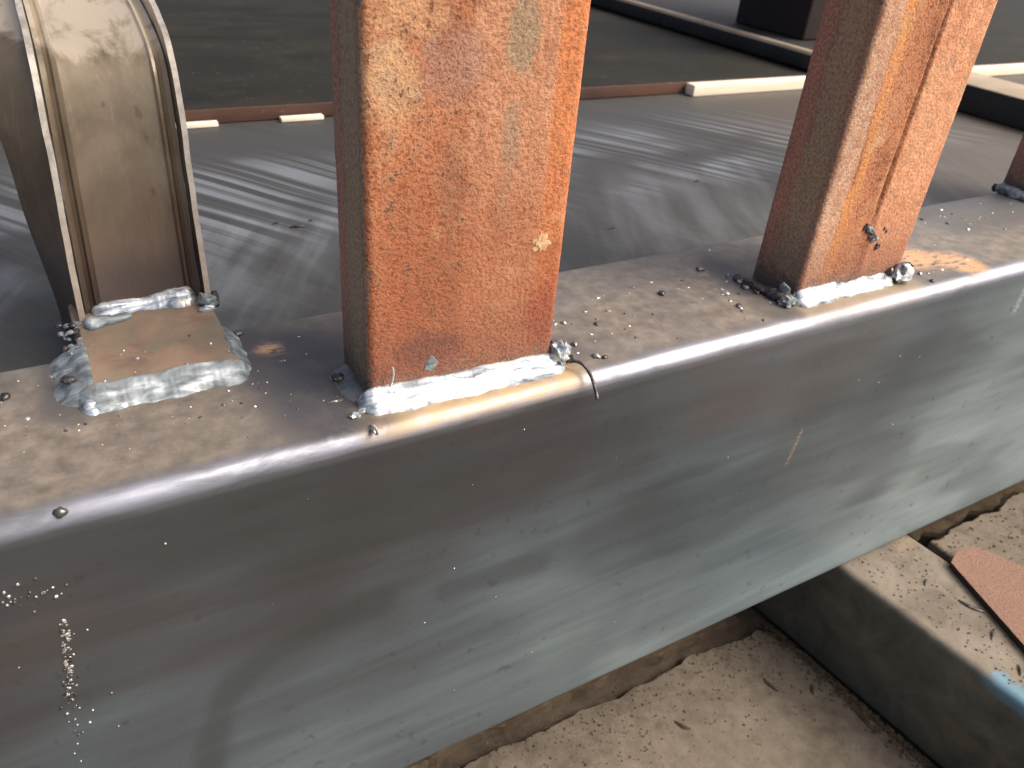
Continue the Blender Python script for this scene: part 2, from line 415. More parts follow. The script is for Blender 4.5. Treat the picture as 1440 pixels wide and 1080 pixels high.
M['edge_rust'] = mat_darkplate('rusty_plate_edge', srgb(60, 40, 31), srgb(92, 62, 48), 0.8, 0.0, 40)
M['olive'].node_tree.nodes['Principled BSDF'].inputs['Specular IOR Level'].default_value = 0.25
M['black'] = mat_darkplate('black_bar_steel', srgb(30, 30, 29), srgb(44, 44, 42), 0.6, 0.1)
M['bartop'] = mat_darkplate('dusty_top_and_highlight', srgb(140, 126, 106), srgb(170, 156, 134), 0.75, 0.0)  # dusty top of the bar, and painted corner highlight of the tube
M['crust'] = mat_darkplate('pale_rust_crust', srgb(178, 138, 98), srgb(214, 182, 138), 0.85, 0.0, 300)
M['scale'] = mat_darkplate('dull_weld_scale', srgb(84, 88, 90), srgb(128, 134, 136), 0.45, 0.4, 260)
M['umber'] = mat_darkplate('dark_umber_steel', srgb(30, 23, 21), srgb(44, 34, 30), 0.8, 0.0)
M['cream'] = mat_cream()
M['ground'] = mat_concrete('dark_ground', (srgb(62, 56, 48), srgb(84, 75, 64), srgb(104, 94, 80)), srgb(56, 50, 44))  # dark beyond the slab so the beam's side reflects less light
M['slab'] = mat_concrete('tan_concrete', (srgb(82, 75, 65), srgb(105, 97, 85), srgb(123, 114, 101)), srgb(80, 70, 57))
M['dirt'] = mat_concrete('brown_dirt', (srgb(62, 54, 43), srgb(86, 75, 60), srgb(104, 92, 74)), srgb(48, 42, 34))
M['support'] = mat_support()
M['flake'] = mat_rust('rust_flat_bar', True, 3.1, [(-0.5, 0.5, srgb(130, 118, 106), 0.7, 0.0)])

# ------------------------------------------------------------------ ground
FZ = -0.2285
def struct(name, me, mat):
    o = link(name, me, mat); o['kind'] = 'structure'; return o
def grid_sheet(x0, x1, y0, y1, nx, ny, z, amp, s):
    v = []; f = []
    for j in range(ny + 1):
        for i in range(nx + 1):
            X = x0 + (x1 - x0) * i / nx; Y = y0 + (y1 - y0) * j / ny
            v.append((X, Y, z + amp * nz(X, Y, 3.3, s)))
    for j in range(ny):
        for i in range(nx):
            a = j * (nx + 1) + i; f.append((a, a + 1, a + nx + 2, a + nx + 1))
    return mesh('ground', v, f)
struct('ground', grid_sheet(-6, 6, -6, 6, 120, 120, FZ, 0.0004, 9), M['ground'])

def slab(name, outline, ztop, thick, mat, edge_r=0.0012):
    """ragged slab: outline dense polygon (x,y); slightly rounded rim, uneven top"""
    n = len(outline); cx = sum(p[0] for p in outline) / n; cy = sum(p[1] for p in outline) / n
    def ring(k, z):
        out = []
        for (X, Y) in outline:
            d = Vector((cx - X, cy - Y)); L = d.length; d = d / L if L else d
            out.append((X + d.x * k, Y + d.y * k, z))
        return out
    loops = [ring(0, ztop - thick), ring(0, ztop - edge_r), ring(edge_r * 0.4, ztop - edge_r * 0.35), ring(edge_r * 1.4, ztop)]
    v, f = sweep(loops)
    return link(name, mesh(name, v, f, True, 15), mat)

def ragged(p, q, n, amp, s, seed):
    out = []
    for i in range(n):
        t = i / n
        X = p[0] + (q[0] - p[0]) * t; Y = p[1] + (q[1] - p[1]) * t
        dx, dy = q[1] - p[1], -(q[0] - p[0]); L = math.hypot(dx, dy)
        a = amp * (nz(X + seed, Y, 0.3, s) + 0.5 * nz(X, Y + seed, 0.7, s * 3.1) + 0.25 * nz(X, Y + seed, 0.2, s * 9))
        out.append((X + dx / L * a, Y + dy / L * a))
    return out

# floor slab in front of and under the beam (left of the support) and the higher slab on the right
o1 = []
o1 += ragged((-0.9, -0.06), (0.312, -0.06), 40, 0.004, 9, 1)  # unseen slab edge, placed so the upper beam side reflects darker ground
o1 += [(0.3125, -0.02), (0.3100, 0.04), (0.3060, 0.10), (0.3000, 0.160), (0.2965, 0.176)]
o1 += ragged((0.293, 0.1800), (-0.9, 0.1900), 420, 0.0040, 30, 5)
s1 = slab('concrete_slab', o1, -0.2235, 0.0045, M['slab']); s1['kind'] = 'structure'
o2 = ragged((-0.9, 0.200), (0.29, 0.1900), 300, 0.003, 40, 8) + ragged((0.289, 0.30), (-0.9, 0.30), 60, 0.003, 20, 2)
s2 = slab('dirt_strip', o2, -0.2200, 0.008, M['dirt'], 0.003); s2['kind'] = 'structure'
o3 = ragged((0.372, -0.20), (0.9, -0.20), 20, 0.004, 9, 3)
o3 += ragged((0.9, 0.1560), (0.3705, 0.1520), 260, 0.0060, 26, 11)
s3 = slab('raised_concrete_slab', o3, -0.1640, 0.064, M['slab']); s3['kind'] = 'structure'
o4 = ragged((0.376, 0.162), (0.9, 0.168), 160, 0.006, 50, 21) + ragged((0.9, 0.26), (0.376, 0.26), 40, 0.004, 20, 4)
s4 = slab('dirt_bank', o4, -0.1760, 0.052, M['dirt'], 0.004); s4['kind'] = 'structure'

# ------------------------------------------------------------------ support tube under the beam
sup = empty('support_tube', (0.3065, 0.157, -0.2265), math.radians(5.6 * -1) * -1)
prof = rrect(0.0, 0.055, 0.0, 0.0668, 0.004, 5)
loops = [[(px, yy, pz) for (px, pz) in prof] for yy in [-0.42 + 0.02 * i for i in range(66)]]
v, f = sweep(loops)
link('tube_wall', mesh('tube_wall', v, f), M['support'], sup)
tag(sup, 'dusty steel support tube with blue paint lying crosswise under the big beam', 'steel tube')

# thin rusty flat bar on the support
pf = empty('rusty_flat_bar', (0.3585, 0.1325, -0.1592), 0)
pts = [(0, 0), (-0.0172, -0.052), (-0.034, -0.104), (0.02, -0.112), (0.048, -0.055), (0.034, -0.020), (0.022, 0.0025), (0.010, 0.0035)]
lo = []
for k, z in ((0, 0), (0, 0.0028), (0.004, 0.0032)):
    lo.append([(px * (1 - k), py * (1 - k), z) for px, py in pts])
v, f = sweep(lo)
me = mesh('bar_body', v, f, True, 30); me.materials.append(M['flake']); me.materials.append(M['umber'])
for p in me.polygons: p.material_index = 0 if p.normal.z > 0.7 else 1
link('bar_body', me, None, pf)
tag(pf, 'thin pinkish rusty flat scrap lying on the dusty support tube', 'flat bar')

# ------------------------------------------------------------------ the big beam
BY0, BY1, BZ0, BR = 0.1565, 0.2247, -0.1597, 0.0048
A_ROOT = (0.06272, 0.1687); A_ROT = -0.03107
B_ROOT = (0.22527, 0.16931); B_ROT = -0.00206
PW, PD = 0.0567, 0.0226
beam = empty('steel_beam', (0, BY0, BZ0))
tag(beam, 'wide grey steel box beam with bright rounded edge that carries the welded posts', 'beam')
TONGUE = ([(0.0060, -0.1100), (0.0078, -0.0963), (0.0111, -0.0849), (0.0171, -0.0756), (0.0268, -0.0687), (0.0416, -0.0643), (0.0600, -0.0635)], 0.0075, 0.95)  # path of the reflected dark shape painted on the side
DARK_BAND1 = ([(0.0820, -0.0690), (0.0957, -0.0703), (0.1175, -0.0718)], 0.0065, 0.7)
DARK_BAND2 = ([(0.1950, -0.0830), (0.2100, -0.0795), (0.2254, -0.0761)], 0.0060, 0.7)
def beam_mesh():
    prof = rrect(BY0, BY1, BZ0, 0.0, BR, 8, 0.0022)
    xs = []
    X = -0.6
    while X < 1.6:
        xs.append(X)
        X += 0.0016 if -0.16 < X < 0.62 else 0.02
    loops = []
    for X in xs:
        loops.append([(X, py + 0.00012 * nz(X, py, pz, 25), pz + 0.00012 * nz(X, pz, py, 22)) for (py, pz) in prof])
    v, f = sweep(loops)
    me = mesh('beam_body', v, f, True, 40)
    N = len(me.vertices)
    at = {k: [0.0] * N for k in ('dust', 'straw', 'blueing', 'ruststain', 'scale_and_reflection', 'edge_highlight')}
    def segd(X, Y, a, b):
        ax, ay = a; bx, by = b; dx, dy = bx - ax, by - ay
        t = max(0, min(1, ((X - ax) * dx + (Y - ay) * dy) / (dx * dx + dy * dy)))
        return math.hypot(X - ax - t * dx, Y - ay - t * dy)
    for i, vt in enumerate(me.vertices):
        X, Y, Z = vt.co
        n1 = nz(X, Y, Z, 60); n2 = nz(X, Y, Z + 5, 180)
        top = sm(-0.0040, -0.0006, Z)
        # dust film ends before the painted front edge highlight
        fe = sm(0.1582, 0.1640, Y + 0.0012 * n1)
        d = top * fe * (0.80 + 0.25 * n1)
        d *= 0.55 + 0.45 * (1 - sm(0.19, 0.215, Y + 0.006 * n1) * 0.6)
        at['dust'][i] = max(0, min(1, d))
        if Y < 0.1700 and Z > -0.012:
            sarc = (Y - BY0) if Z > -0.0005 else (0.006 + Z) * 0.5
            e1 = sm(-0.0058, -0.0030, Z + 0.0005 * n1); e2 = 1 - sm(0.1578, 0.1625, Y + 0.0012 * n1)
            at['edge_highlight'][i] = e1 * e2
        if Z > -0.012:
            Yt = Y
            dA = segd(X, Yt, (0.063, 0.1625), (0.121, 0.1610))
            dB = segd(X, Yt, (0.226, 0.165), (0.281, 0.164))
            dP = segd(X, Yt, (-0.003, 0.195), (0.037, 0.195))
            s = (1 - sm(0.003, 0.0105, dA + 0.002 * n1)) * 0.95
            s = max(s, (1 - sm(0.004, 0.011, dB + 0.003 * n1)) * 0.45)
            s = max(s, (1 - sm(0.002, 0.006, math.hypot(X - 0.1235, Y - 0.1600))) * 0.8)
            at['straw'][i] = max(0, min(1, s * sm(-0.0052, -0.0016, Z)))
            # scale burnt dark beside the left feet and round the bracket
            b = 0
            b = max(b, (1 - sm(0.006, 0.024, segd(X, Yt, (0.054, 0.200), (0.052, 0.170)) + 0.006 * n1)) * 0.95)
            b = max(b, (1 - sm(0.002, 0.016, segd(X, Yt, (0.2185, 0.205), (0.2195, 0.171)) + 0.005 * n1 + 0.004 * n2)) * 0.9)
            b = max(b, (1 - sm(0.002, 0.009, segd(X, Yt, (0.042, 0.218), (0.041, 0.192)) + 0.004 * n1)) * 0.8)
            b = max(b, (1 - sm(0.002, 0.008, segd(X, Yt, (-0.006, 0.22), (-0.007, 0.194)) + 0.004 * n1)) * 0.6)
            b = max(b, (1 - sm(0.002, 0.012, math.hypot(X - 0.1265, Y - 0.172) + 0.005 * n1)) * 0.45)
            b = max(b, (1 - sm(0.01, 0.035, segd(X, Yt, (0.37, 0.21), (0.46, 0.20)) + 0.008 * n1)) * 0.55)
            at['blueing'][i] = max(0, min(1, b * top))
            r = (1 - sm(0.004, 0.013, segd(X, Yt, (0.290, 0.190), (0.322, 0.1705)) + 0.005 * n1 + 0.003 * n2)) * 0.95
            r = max(r, (1 - sm(0.001, 0.005, math.hypot((X - 0.0465) , Y - 0.2065) + 0.002 * n2)) * 0.85)
            at['ruststain'][i] = max(0, min(1, r * top))
        if Y < 0.160:
            # large rolled-scale swirls on the side
            q = nz(X * 0.8 + 0.4, Z * 2.2 + 0.45 * X, 1.7, 9) + 0.4 * nz(X, Z * 3, 4.1, 24)
            at['scale_and_reflection'][i] = sm(0.12, 0.42, q) * 0.6
            # dark curved reflection and two dark bands painted into the side
            for tr, wd, kk in (TONGUE, DARK_BAND1, DARK_BAND2):
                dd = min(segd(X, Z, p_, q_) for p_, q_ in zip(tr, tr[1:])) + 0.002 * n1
                at['scale_and_reflection'][i] = max(at['scale_and_reflection'][i], (1 - sm(wd * 0.25, wd, dd)) * kk)
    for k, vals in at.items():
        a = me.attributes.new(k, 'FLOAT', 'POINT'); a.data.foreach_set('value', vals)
    me.transform(Matrix.Translation((0, -BY0, -BZ0)))
    return me
# material object coordinates are relative to the beam's own frame: keep world heights by shifting the child back
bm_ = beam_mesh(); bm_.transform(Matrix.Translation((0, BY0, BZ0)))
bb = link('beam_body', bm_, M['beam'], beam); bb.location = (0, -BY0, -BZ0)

# ------------------------------------------------------------------ welds, slag, spatter
def bead_tube(name, pts, rad, mat, parent, seed=0, ripple=0.05, flat=0.8, nseg=16, step=0.0005, rough=0.14, offset=(0, 0, 0), zc=0.0):
    """weld bead swept along pts [(x,y,z)], radius function rad(t)"""
    P = [Vector(p) for p in pts]
    L = [0]
    for a, b in zip(P, P[1:]): L.append(L[-1] + (b - a).length)
    tot = L[-1]; n = max(12, int(tot / step)); loops = []
    for i in range(n + 1):
        s = tot * i / n
        k = 0
        while k < len(L) - 2 and L[k + 1] < s: k += 1
        u = (s - L[k]) / (L[k + 1] - L[k])
        c = P[k].lerp(P[k + 1], u); d = (P[k + 1] - P[k]).normalized()
        side = d.cross(Vector((0, 0, 1))).normalized(); up = side.cross(d)
        t = i / n
        r = rad(t)
        e = min(s, tot - s) / max(r, 1e-6)
        if e < 1: r *= math.sqrt(max(0.02, 1 - (1 - e) ** 2))
        ring = []
        for j in range(nseg):
            a = 2 * math.pi * j / nseg
            q = side * math.cos(a) + up * math.sin(a) * flat
            pos = c + q * r
            nn = rough * nz(pos.x + seed, pos.y, pos.z, 300) + rough * 0.9 * nz(pos.x, pos.y + seed, pos.z, 120) + rough * .35 * nz(pos.x, pos.y + seed, pos.z, 900)
            rp = ripple * math.sin((s + 0.0012 * math.cos(a) ** 2) / 0.0011 * 2 * math.pi)
            ring.append(c + q * r * (1 + nn + rp))
        loops.append(ring)
    v, f = sweep(loops)
    return link(name, mesh(name, v, f, True, 60), mat, parent)

def fillet(name, a, b, out, w_, h_, mat, parent, seed=0, convex=0.6, ripple=0.03, crease=0.0, jag=0.2, env=None, step=0.0004):
    """fillet weld in the corner line a-b; out = horizontal direction away from the wall"""
    a, b, out = Vector(a), Vector(b), Vector(out).normalized()
    d = b - a; tot = d.length; d = d / tot; up = Vector((0, 0, 1)); n = int(tot / step); K = 14; loops = []
    for i in range(n + 1):
        s = tot * i / n; c = a + d * s
        e = min(s, tot - s) / (w_ * 0.8)
        ee = math.sqrt(max(0.01, 1 - (1 - e) ** 2)) if e < 1 else 1.0
        k = env(i / n) if env else 1.0
        W = w_ * ee * k * (1 + jag * nz(s + seed, seed, 0, 110) + jag * .55 * nz(s, seed + 4, 1, 260) + jag * .18 * nz(s, seed + 4, 1, 900))
        Hh = h_ * ee * k * (1 + jag * nz(s + seed, seed, 5, 90) + jag * .5 * nz(s, seed + 4, 6, 230) + jag * .15 * nz(s, seed, 9, 900))
        ring = []
        for j in range(K + 1):
            th = math.pi / 2 * j / K
            l = j / K
            pe = Vector((math.cos(th), math.sin(th))); plin = Vector((1 - l, l)); p = plin.lerp(pe, convex)
            q = out * (p.x * W) + up * (p.y * Hh)
            nrm = (out * math.cos(th) + up * math.sin(th))
            bulge = math.sin(2 * th)
            disp = ripple * w_ * bulge * math.sin((s + 0.0012 * bulge) / 0.0013 * 2 * math.pi + 2 * nz(s, 0, seed, 200))
            disp += 0.09 * w_ * bulge * nz(s * 0.20 + seed, l * 0.007, 2, 420)
            disp -= crease * w_ * math.exp(-((l - 0.52 - 0.1 * nz(s, 1, seed, 90)) / 0.10) ** 2)
            ring.append(c + q + nrm * disp)
        ring.append(c - out * 0.0008 + up * max(Hh * 0.9, 0.0004)); ring.append(c - out * 0.0008 - up * 0.0005); ring.append(c + out * W * 0.9 - up * 0.0005)
        loops.append(ring)
    v, f = sweep(loops)
    return link(name, mesh(name, v, f, True, 60), mat, parent)

def blob(name, loc, size, mat, parent, seed=0, sub=3, rough=0.55, fr=1.8):
    bm = bmesh.new(); bmesh.ops.create_icosphere(bm, subdivisions=sub, radius=1)
    for vt in bm.verts:
        p = vt.co
        k = 1 + rough * nz(p.x + seed, p.y, p.z, fr) + rough * .5 * nz(p.x, p.y + seed, p.z, fr * 2.7) + rough * .3 * nz(p.x, p.y + seed, p.z, fr * 6)
        vt.co = Vector((p.x * size[0] * k, p.y * size[1] * k, p.z * size[2] * k))
    me = bpy.data.meshes.new(name); bm.to_mesh(me); bm.free(); me.shade_smooth()
    me.set_sharp_from_angle(angle=math.radians(50))
    o = link(name, me, mat, parent); o.location = loc
    return o

def wire(name, pts, r, mat, parent):
    P = [Vector(p) for p in pts]; loops = []
    for i, p in enumerate(P):
        d = (P[min(i + 1, len(P) - 1)] - P[max(i - 1, 0)]).normalized()
        s = d.cross(Vector((0.13, 0.2, 0.97))).normalized(); u = s.cross(d)
        loops.append([p + (s * math.cos(a) + u * math.sin(a)) * r for a in [2 * math.pi * j / 8 for j in range(8)]])
    v, f = sweep(loops)
    return link(name, mesh(name, v, f, True, 60), mat, parent)

def curve_pts(a, b, c, n=12):
    a, b, c = Vector(a), Vector(b), Vector(c)
    return [(a * (1 - t) ** 2 + b * 2 * t * (1 - t) + c * t * t) for t in [i / n for i in range(n + 1)]]

# ------------------------------------------------------------------ posts
def post_mesh(w_, d_, h_, r, groove=None, z0=0.0, seed=0):
    us = rrect(0, w_, 0, d_, r, 5, 0.00055)
    zs = [z0 + h_ * i / 150 for i in range(151)]
    loops = []
    for Z in zs:
        ring = []
        for (px, py) in us:
            qx, qy = px, py
            if groove and py < 1e-6:
                g = groove + 0.030 * (Z - 0.065) + 0.0004 * nz(0, 0, Z, 60)
                k = math.exp(-((px - g) / 0.0007) ** 2) * sm(0.024, 0.036, Z)
                step = sm(g - 0.0005, g + 0.0012, px) * (1 - sm(w_ - 0.012, w_ - 0.004, px)) * sm(0.024, 0.036, Z)
                qy += 0.0008 * k - 0.00025 * step
            e = 0.00022 * nz(px * 2 + seed, py * 2, Z, 70) + 0.00012 * nz(px + seed, py, Z, 300)
            ring.append((qx + (e if px < r or px > w_ - r else 0), qy + e * 0.6, Z))
        loops.append(ring)
    v, f = sweep(loops)
    me = mesh('tube_wall', v, f, True, 40)
    return me

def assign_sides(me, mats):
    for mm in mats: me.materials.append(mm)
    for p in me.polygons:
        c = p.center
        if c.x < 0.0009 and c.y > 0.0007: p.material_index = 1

postA = empty('rusty_post', (A_ROOT[0], A_ROOT[1], 0), A_ROT)
me = post_mesh(PW, PD, 0.30, 0.0022, seed=1)
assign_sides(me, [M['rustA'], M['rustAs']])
link('tube_wall', me, None, postA)
tag(postA, 'thick orange-brown rusty steel post in the middle with a white weld along its foot', 'post', 'rusty posts along the beam')
postB = empty('rusty_post', (B_ROOT[0], B_ROOT[1], 0), B_ROT)
me = post_mesh(PW, PD, 0.30, 0.0020, groove=0.0303, seed=5)
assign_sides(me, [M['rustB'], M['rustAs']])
link('tube_wall', me, None, postB)
tag(postB, 'rusty steel post with a lengthwise groove and a grey spatter scab near its foot', 'post', 'rusty posts along the beam')
postC = empty('rusty_post', (0.4355, 0.2020, 0), 0)
me = post_mesh(PW, PD, 0.30, 0.0020, seed=9)
assign_sides(me, [M['rustC'], M['rustC']])
link('tube_wall', me, None, postC)
tag(postC, 'dull brown rusty post cut off by the right edge of the picture', 'post', 'rusty posts along the beam')

# --- middle post: front weld (local coordinates of the post)
fillet('weld_bead', (-0.0030, 0.0, 0.0), (0.0610, 0.0, 0.0), (0, -1, 0), 0.0060, 0.0048, M['weld'], postA, 1, 0.5, 0.006, 0.09, 0.17, lambda t: 1.08 - 0.14 * t)
blob('weld_crater', (0.0585, -0.0008, 0.0040), (0.0026, 0.0030, 0.0036), M['weld'], postA, 3)
blob('slag_lump', (0.0612, 0.0022, 0.0026), (0.0024, 0.0030, 0.0030), M['grey'], postA, 4)
blob('slag_lump', (0.0630, 0.0008, 0.0018), (0.0012, 0.0028, 0.0018), M['slag'], postA, 5)
blob('slag_lump', (0.0596, 0.0068, 0.0022), (0.0016, 0.0030, 0.0018), M['slag'], postA, 6)
wire('wire_stub', curve_pts((0.0605, -0.0040, 0.0026), (0.0655, -0.0070, 0.0052), (0.0640, -0.0158, -0.0042)), 0.00055, M['slag'], postA)
wire('wire_stub', curve_pts((0.0052, -0.0022, 0.0060), (0.0062, -0.0028, 0.0090), (0.0060, -0.0022, 0.0118), 8), 0.00036, M['bead'], postA)
blob('spatter_lump', (-0.0026, -0.0115, 0.0002), (0.0007, 0.0026, 0.0008), M['bead'], postA, 8, 2)
blob('spatter_lump', (-0.0052, -0.0040, 0.0005), (0.0013, 0.0011, 0.0008), M['weld'], postA, 9, 2)
blob('spatter_lump', (-0.0030, -0.0030, 0.0006), (0.0011, 0.0009, 0.0009), M['weld'], postA, 10, 2)
fillet('old_weld', (0.0002, 0.0205, 0.0), (0.0002, 0.0005, 0.0), (-1, 0, 0), 0.0062, 0.0022, M['scale'], postA, 11, 0.35, 0.0, 0.0, 0.22, lambda t: 1.15 - 0.55 * t)
blob('weld_crater', (-0.0040, 0.0140, 0.0012), (0.0018, 0.0020, 0.0009), M['slag'], postA, 12, 2)
blob('spatter_lump', (-0.0078, 0.0042, 0.0003), (0.0022, 0.0005, 0.0005), M['bead'], postA, 13, 2)
blob('rust_scale', (0.0180, 0.0000, 0.0090), (0.0018, 0.0003, 0.0020), M['grey'], postA, 14, 3, 0.6, 2.4)
blob('rust_scale', (0.0490, 0.0001, 0.0405), (0.0022, 0.0004, 0.0026), M['crust'], postA, 15, 4, 0.7, 2.4)

# --- grooved post: front weld
fillet('weld_bead', (-0.0020, 0.0, 0.0), (0.0520, 0.0, 0.0), (0, -1, 0), 0.0052, 0.0050, M['weld'], postB, 21, 0.5, 0.006, 0.04, 0.30, lambda t: 1.05 - 0.30 * t)
blob('weld_crater', (0.0545, -0.0025, 0.0036), (0.0040, 0.0030, 0.0040), M['weld'], postB, 22, 3, 0.5)
blob('slag_lump', (0.0590, -0.0010, 0.0030), (0.0012, 0.0030, 0.0034), M['slag'], postB, 23, 3, 0.5)
blob('slag_lump', (0.0490, -0.0012, 0.0046), (0.0014, 0.0012, 0.0016), M['bead'], postB, 24, 2)
blob('slag_lump', (0.0605, 0.0036, 0.0020), (0.0018, 0.0016, 0.0018), M['slag'], postB, 25, 2)
bead_tube('old_weld', [(-0.0020, -0.0012, 0.0010), (-0.0045, 0.0050, 0.0012), (-0.0055, 0.0130, 0.0010), (-0.0075, 0.0240, 0.0008)], lambda t: 0.0036 - 0.0018 * t, M['slag'], postB, 26, 0.0, 0.6, rough=0.55)
blob('slag_lump', (-0.0048, -0.0006, 0.0016), (0.0030, 0.0026, 0.0020), M['grey'], postB, 27, 3, 0.5)
blob('slag_lump', (-0.0030, 0.0036, 0.0030), (0.0014, 0.0022, 0.0034), M['grey'], postB, 28, 2, 0.6)
for k in range(16):
    t = random.random()
    blob('slag_lump', (-0.005 - 0.006 * t + random.uniform(-.003, .003), 0.001 + 0.030 * t + random.uniform(-.002, .002), 0.0006),
         (random.uniform(.0004, .0012),) * 2 + (random.uniform(.0004, .0010),), M[random.choice(['slag', 'bead', 'slag', 'grey'])], postB, 40 + k, 2, 0.6)
for k in range(26):
    t = random.random()
    blob('spatter_scab', (0.0262 + 0.0105 * t + random.uniform(-.0012, .0012), -0.0002, 0.0262 - 0.0095 * t + random.uniform(-.0010, .0010)),
         (random.uniform(.0005, .0012), 0.0006, random.uniform(.0005, .0012)), M['slag' if k % 3 else 'grey'], postB, 70 + k, 2, 0.6)
for k in range(7):
    blob('spatter_scab', (0.0385 + random.uniform(-.0012, .0012), -0.0001, 0.0228 + random.uniform(-.0012, .0012)), (.0005, .0003, .0005), M['slag'], postB, 99 + k, 1, 0.5)

# --- far right post foot
bead_tube('weld_bead', [(-0.0015, 0.0235, 0.0016), (-0.0030, 0.0160, 0.0018), (-0.0030, 0.0080, 0.0018), (-0.0025, -0.0010, 0.0016)], lambda t: 0.0036, M['grey'], postC, 31, 0.02, 0.8, rough=0.35)
blob('slag_lump', (-0.0040, 0.0180, 0.0024), (0.0022, 0.0020, 0.0014), M['weld'], postC, 33, 2)
blob('slag_lump', (-0.0020, 0.0238, 0.0010), (0.0012, 0.0016, 0.0020), M['slag'], postC, 34, 2)

# ------------------------------------------------------------------ bracket on its base plate
brk = empty('flanged_bracket', (0.0175, 0.235, 0.004))
tag(brk, 'tan curved channel bracket with raised lips welded on a small rust-tinted base plate', 'bracket')
BL = Vector((0.0175, 0.235, 0.004))
PROF = [(-0.0030, 0.2375), (0.005, 0.2390), (0.015, 0.2425), (0.027, 0.2468), (0.040, 0.2508), (0.052, 0.2545), (0.062, 0.2582),
        (0.0680, 0.2618), (0.0718, 0.2672), (0.0745, 0.2755), (0.0770, 0.2860), (0.0790, 0.2980), (0.0808, 0.3120), (0.0822, 0.3270)]
def prof_smooth(n=70):
    out = []
    P = [Vector((b, a)) for a, b in PROF]   # (y, z)
    P = [P[0] * 2 - P[1]] + P + [P[-1] * 2 - P[-2]]
    m_ = len(P) - 3
    for i in range(n + 1):
        u = m_ * i / n; k = min(int(u), m_ - 1); t = u - k
        a, b, c, d = P[k:k + 4]
        q = 0.5 * ((2 * b) + (c - a) * t + (2 * a - 5 * b + 4 * c - d) * t * t + (3 * b - a - 3 * c + d) * t ** 3)
        g = 0.5 * ((c - a) + 2 * (2 * a - 5 * b + 4 * c - d) * t + 3 * (3 * b - a - 3 * c + d) * t * t)
        out.append((q, g.normalized()))
    return out
PS = prof_smooth()
def bracket_part(name, section, mat, shift=lambda z: 0.0, wob=0.0):
    """section: list of (u across, v: + away from the camera side)"""
    loops = []
    for (q, g) in PS:
        nrm = Vector((g.y, -g.x))          # points away (+y) for an upright path
        lean = 0.050 * q.y
        ring = []
        for (u, vv_) in section:
            yy = q.x + nrm.x * vv_; zz = q.y + nrm.y * vv_
            ring.append(Vector((-0.0002 + u + lean + wob * nz(u, yy, zz, 90), yy, zz)) - BL)
        loops.append(ring)
    v, f = sweep(loops)
    return mesh(name, v, f, True, 30)
W_ = 0.0368; T_ = 0.0016
web = [(0.0022, 0.0), (0.0036, 0.0006), (0.0046, 0.0002), (0.0052, -0.0009), (0.0060, -0.0011), (0.0066, -0.0002), (0.0072, 0.0)]
web = web + [(W_ - u, vv_) for u, vv_ in reversed(web)] + [(W_ - 0.0022, 0.0022), (0.0022, 0.0022)]
link('web', bracket_part('web', web, None, wob=0.0), M['bracket'], brk)
def lip(side):
    s = [(0.0, -0.0050), (T_, -0.0050), (T_ + 0.0001, -0.0008), (T_ + 0.0003, 0.0022), (0.0, 0.0022)]
    return s if side < 0 else [(W_ - u, vv_) for u, vv_ in s]
for side in (-1, 1):
    me = bracket_part('lip', lip(side), None, wob=0.00025)
    me.materials.append(M['bracket']); me.materials.append(M['cut'])
    n = 5
    for p in me.polygons:
        if len(p.vertices) == 4:
            js = sorted(set(i % n for i in p.vertices))
            if js == [0, 1]: p.material_index = 1
    link('lip', me, None, brk)
# splayed side plate behind the left lip
v = []; f = []
rows = []
for (q, g) in PS:
    z = q.y
    lean = 0.050 * z
    fx, fy = -0.0002 + lean + 0.0004, q.x + 0.0022
    k = sm(-0.004, 0.030, z)
    bx, by = -0.0048 - 0.0030 * k - 0.0035 * sm(0.03, 0.09, z), max(q.x + 0.018, 0.262 + 0.010 * k)
    rows.append((Vector((fx, fy, z)), Vector((bx, by, z - 0.003 * (1 - k)))))
loops = []
for a, b in rows:
    d = (b - a).normalized(); s = Vector((d.y, -d.x, 0)) * 0.0018
    ring = [a.lerp(b, i / 6) for i in range(7)] + [a.lerp(b, i / 6) + s * 1.0 for i in range(6, -1, -1)]
    loops.append([p - BL for p in ring])
# carry the plate down behind the beam
low = [p + Vector((0.0, 0.0, -0.0072)) for p in loops[0]]
v, f = sweep([low] + loops)
link('side_plate', mesh('side_plate', v, f, True, 30), M['bracket'], brk)
# base plate
pl = rrect(-0.0020, 0.0362, 0.1972, 0.2480, 0.0015, 3)
loops = [[Vector((a, b, zz)) - BL for a, b in pl] for zz in (0.0002, 0.0036)] + [[Vector((0.0171 + (a - 0.0171) * 0.985, 0.2226 + (b - 0.2226) * 0.985, 0.0041)) - BL for a, b in pl]]
v, f = sweep(loops)
link('base_plate', mesh('base_plate', v, f, True, 40), M['plate'], brk)
def L(x, y, z): return Vector((x, y, z)) - BL
fillet('weld_bead', L(-0.0050, 0.1984, 0.0), L(0.0385, 0.1984, 0.0), (0, -1, 0), 0.0066, 0.0047, M['grey'], brk, 51, 0.22, 0.004, 0.05, 0.2)
fillet('weld_bead', L(-0.0046, 0.1955, 0.0), L(0.0290, 0.1952, 0.0), (0, -1, 0), 0.0040, 0.0024, M['weld'], brk, 52, 0.35, 0.005, 0.05, 0.4, lambda t: 1.1 - 0.7 * t)
fillet('weld_bead', L(-0.0008, 0.2260, 0.0), L(-0.0008, 0.1955, 0.0), (-1, 0, 0), 0.0086, 0.0046, M['grey'], brk, 53, 0.22, 0.002, 0.0, 0.10)
blob('slag_lump', L(-0.0058, 0.2050, 0.0036), (0.0018, 0.0018, 0.0007), M['slag'], brk, 54, 2, 0.6)
fillet('weld_bead', L(0.0356, 0.2220, 0.0), L(0.0356, 0.1960, 0.0), (1, 0, 0), 0.0044, 0.0043, M['grey'], brk, 55, 0.2, 0.003, 0.0, 0.3)
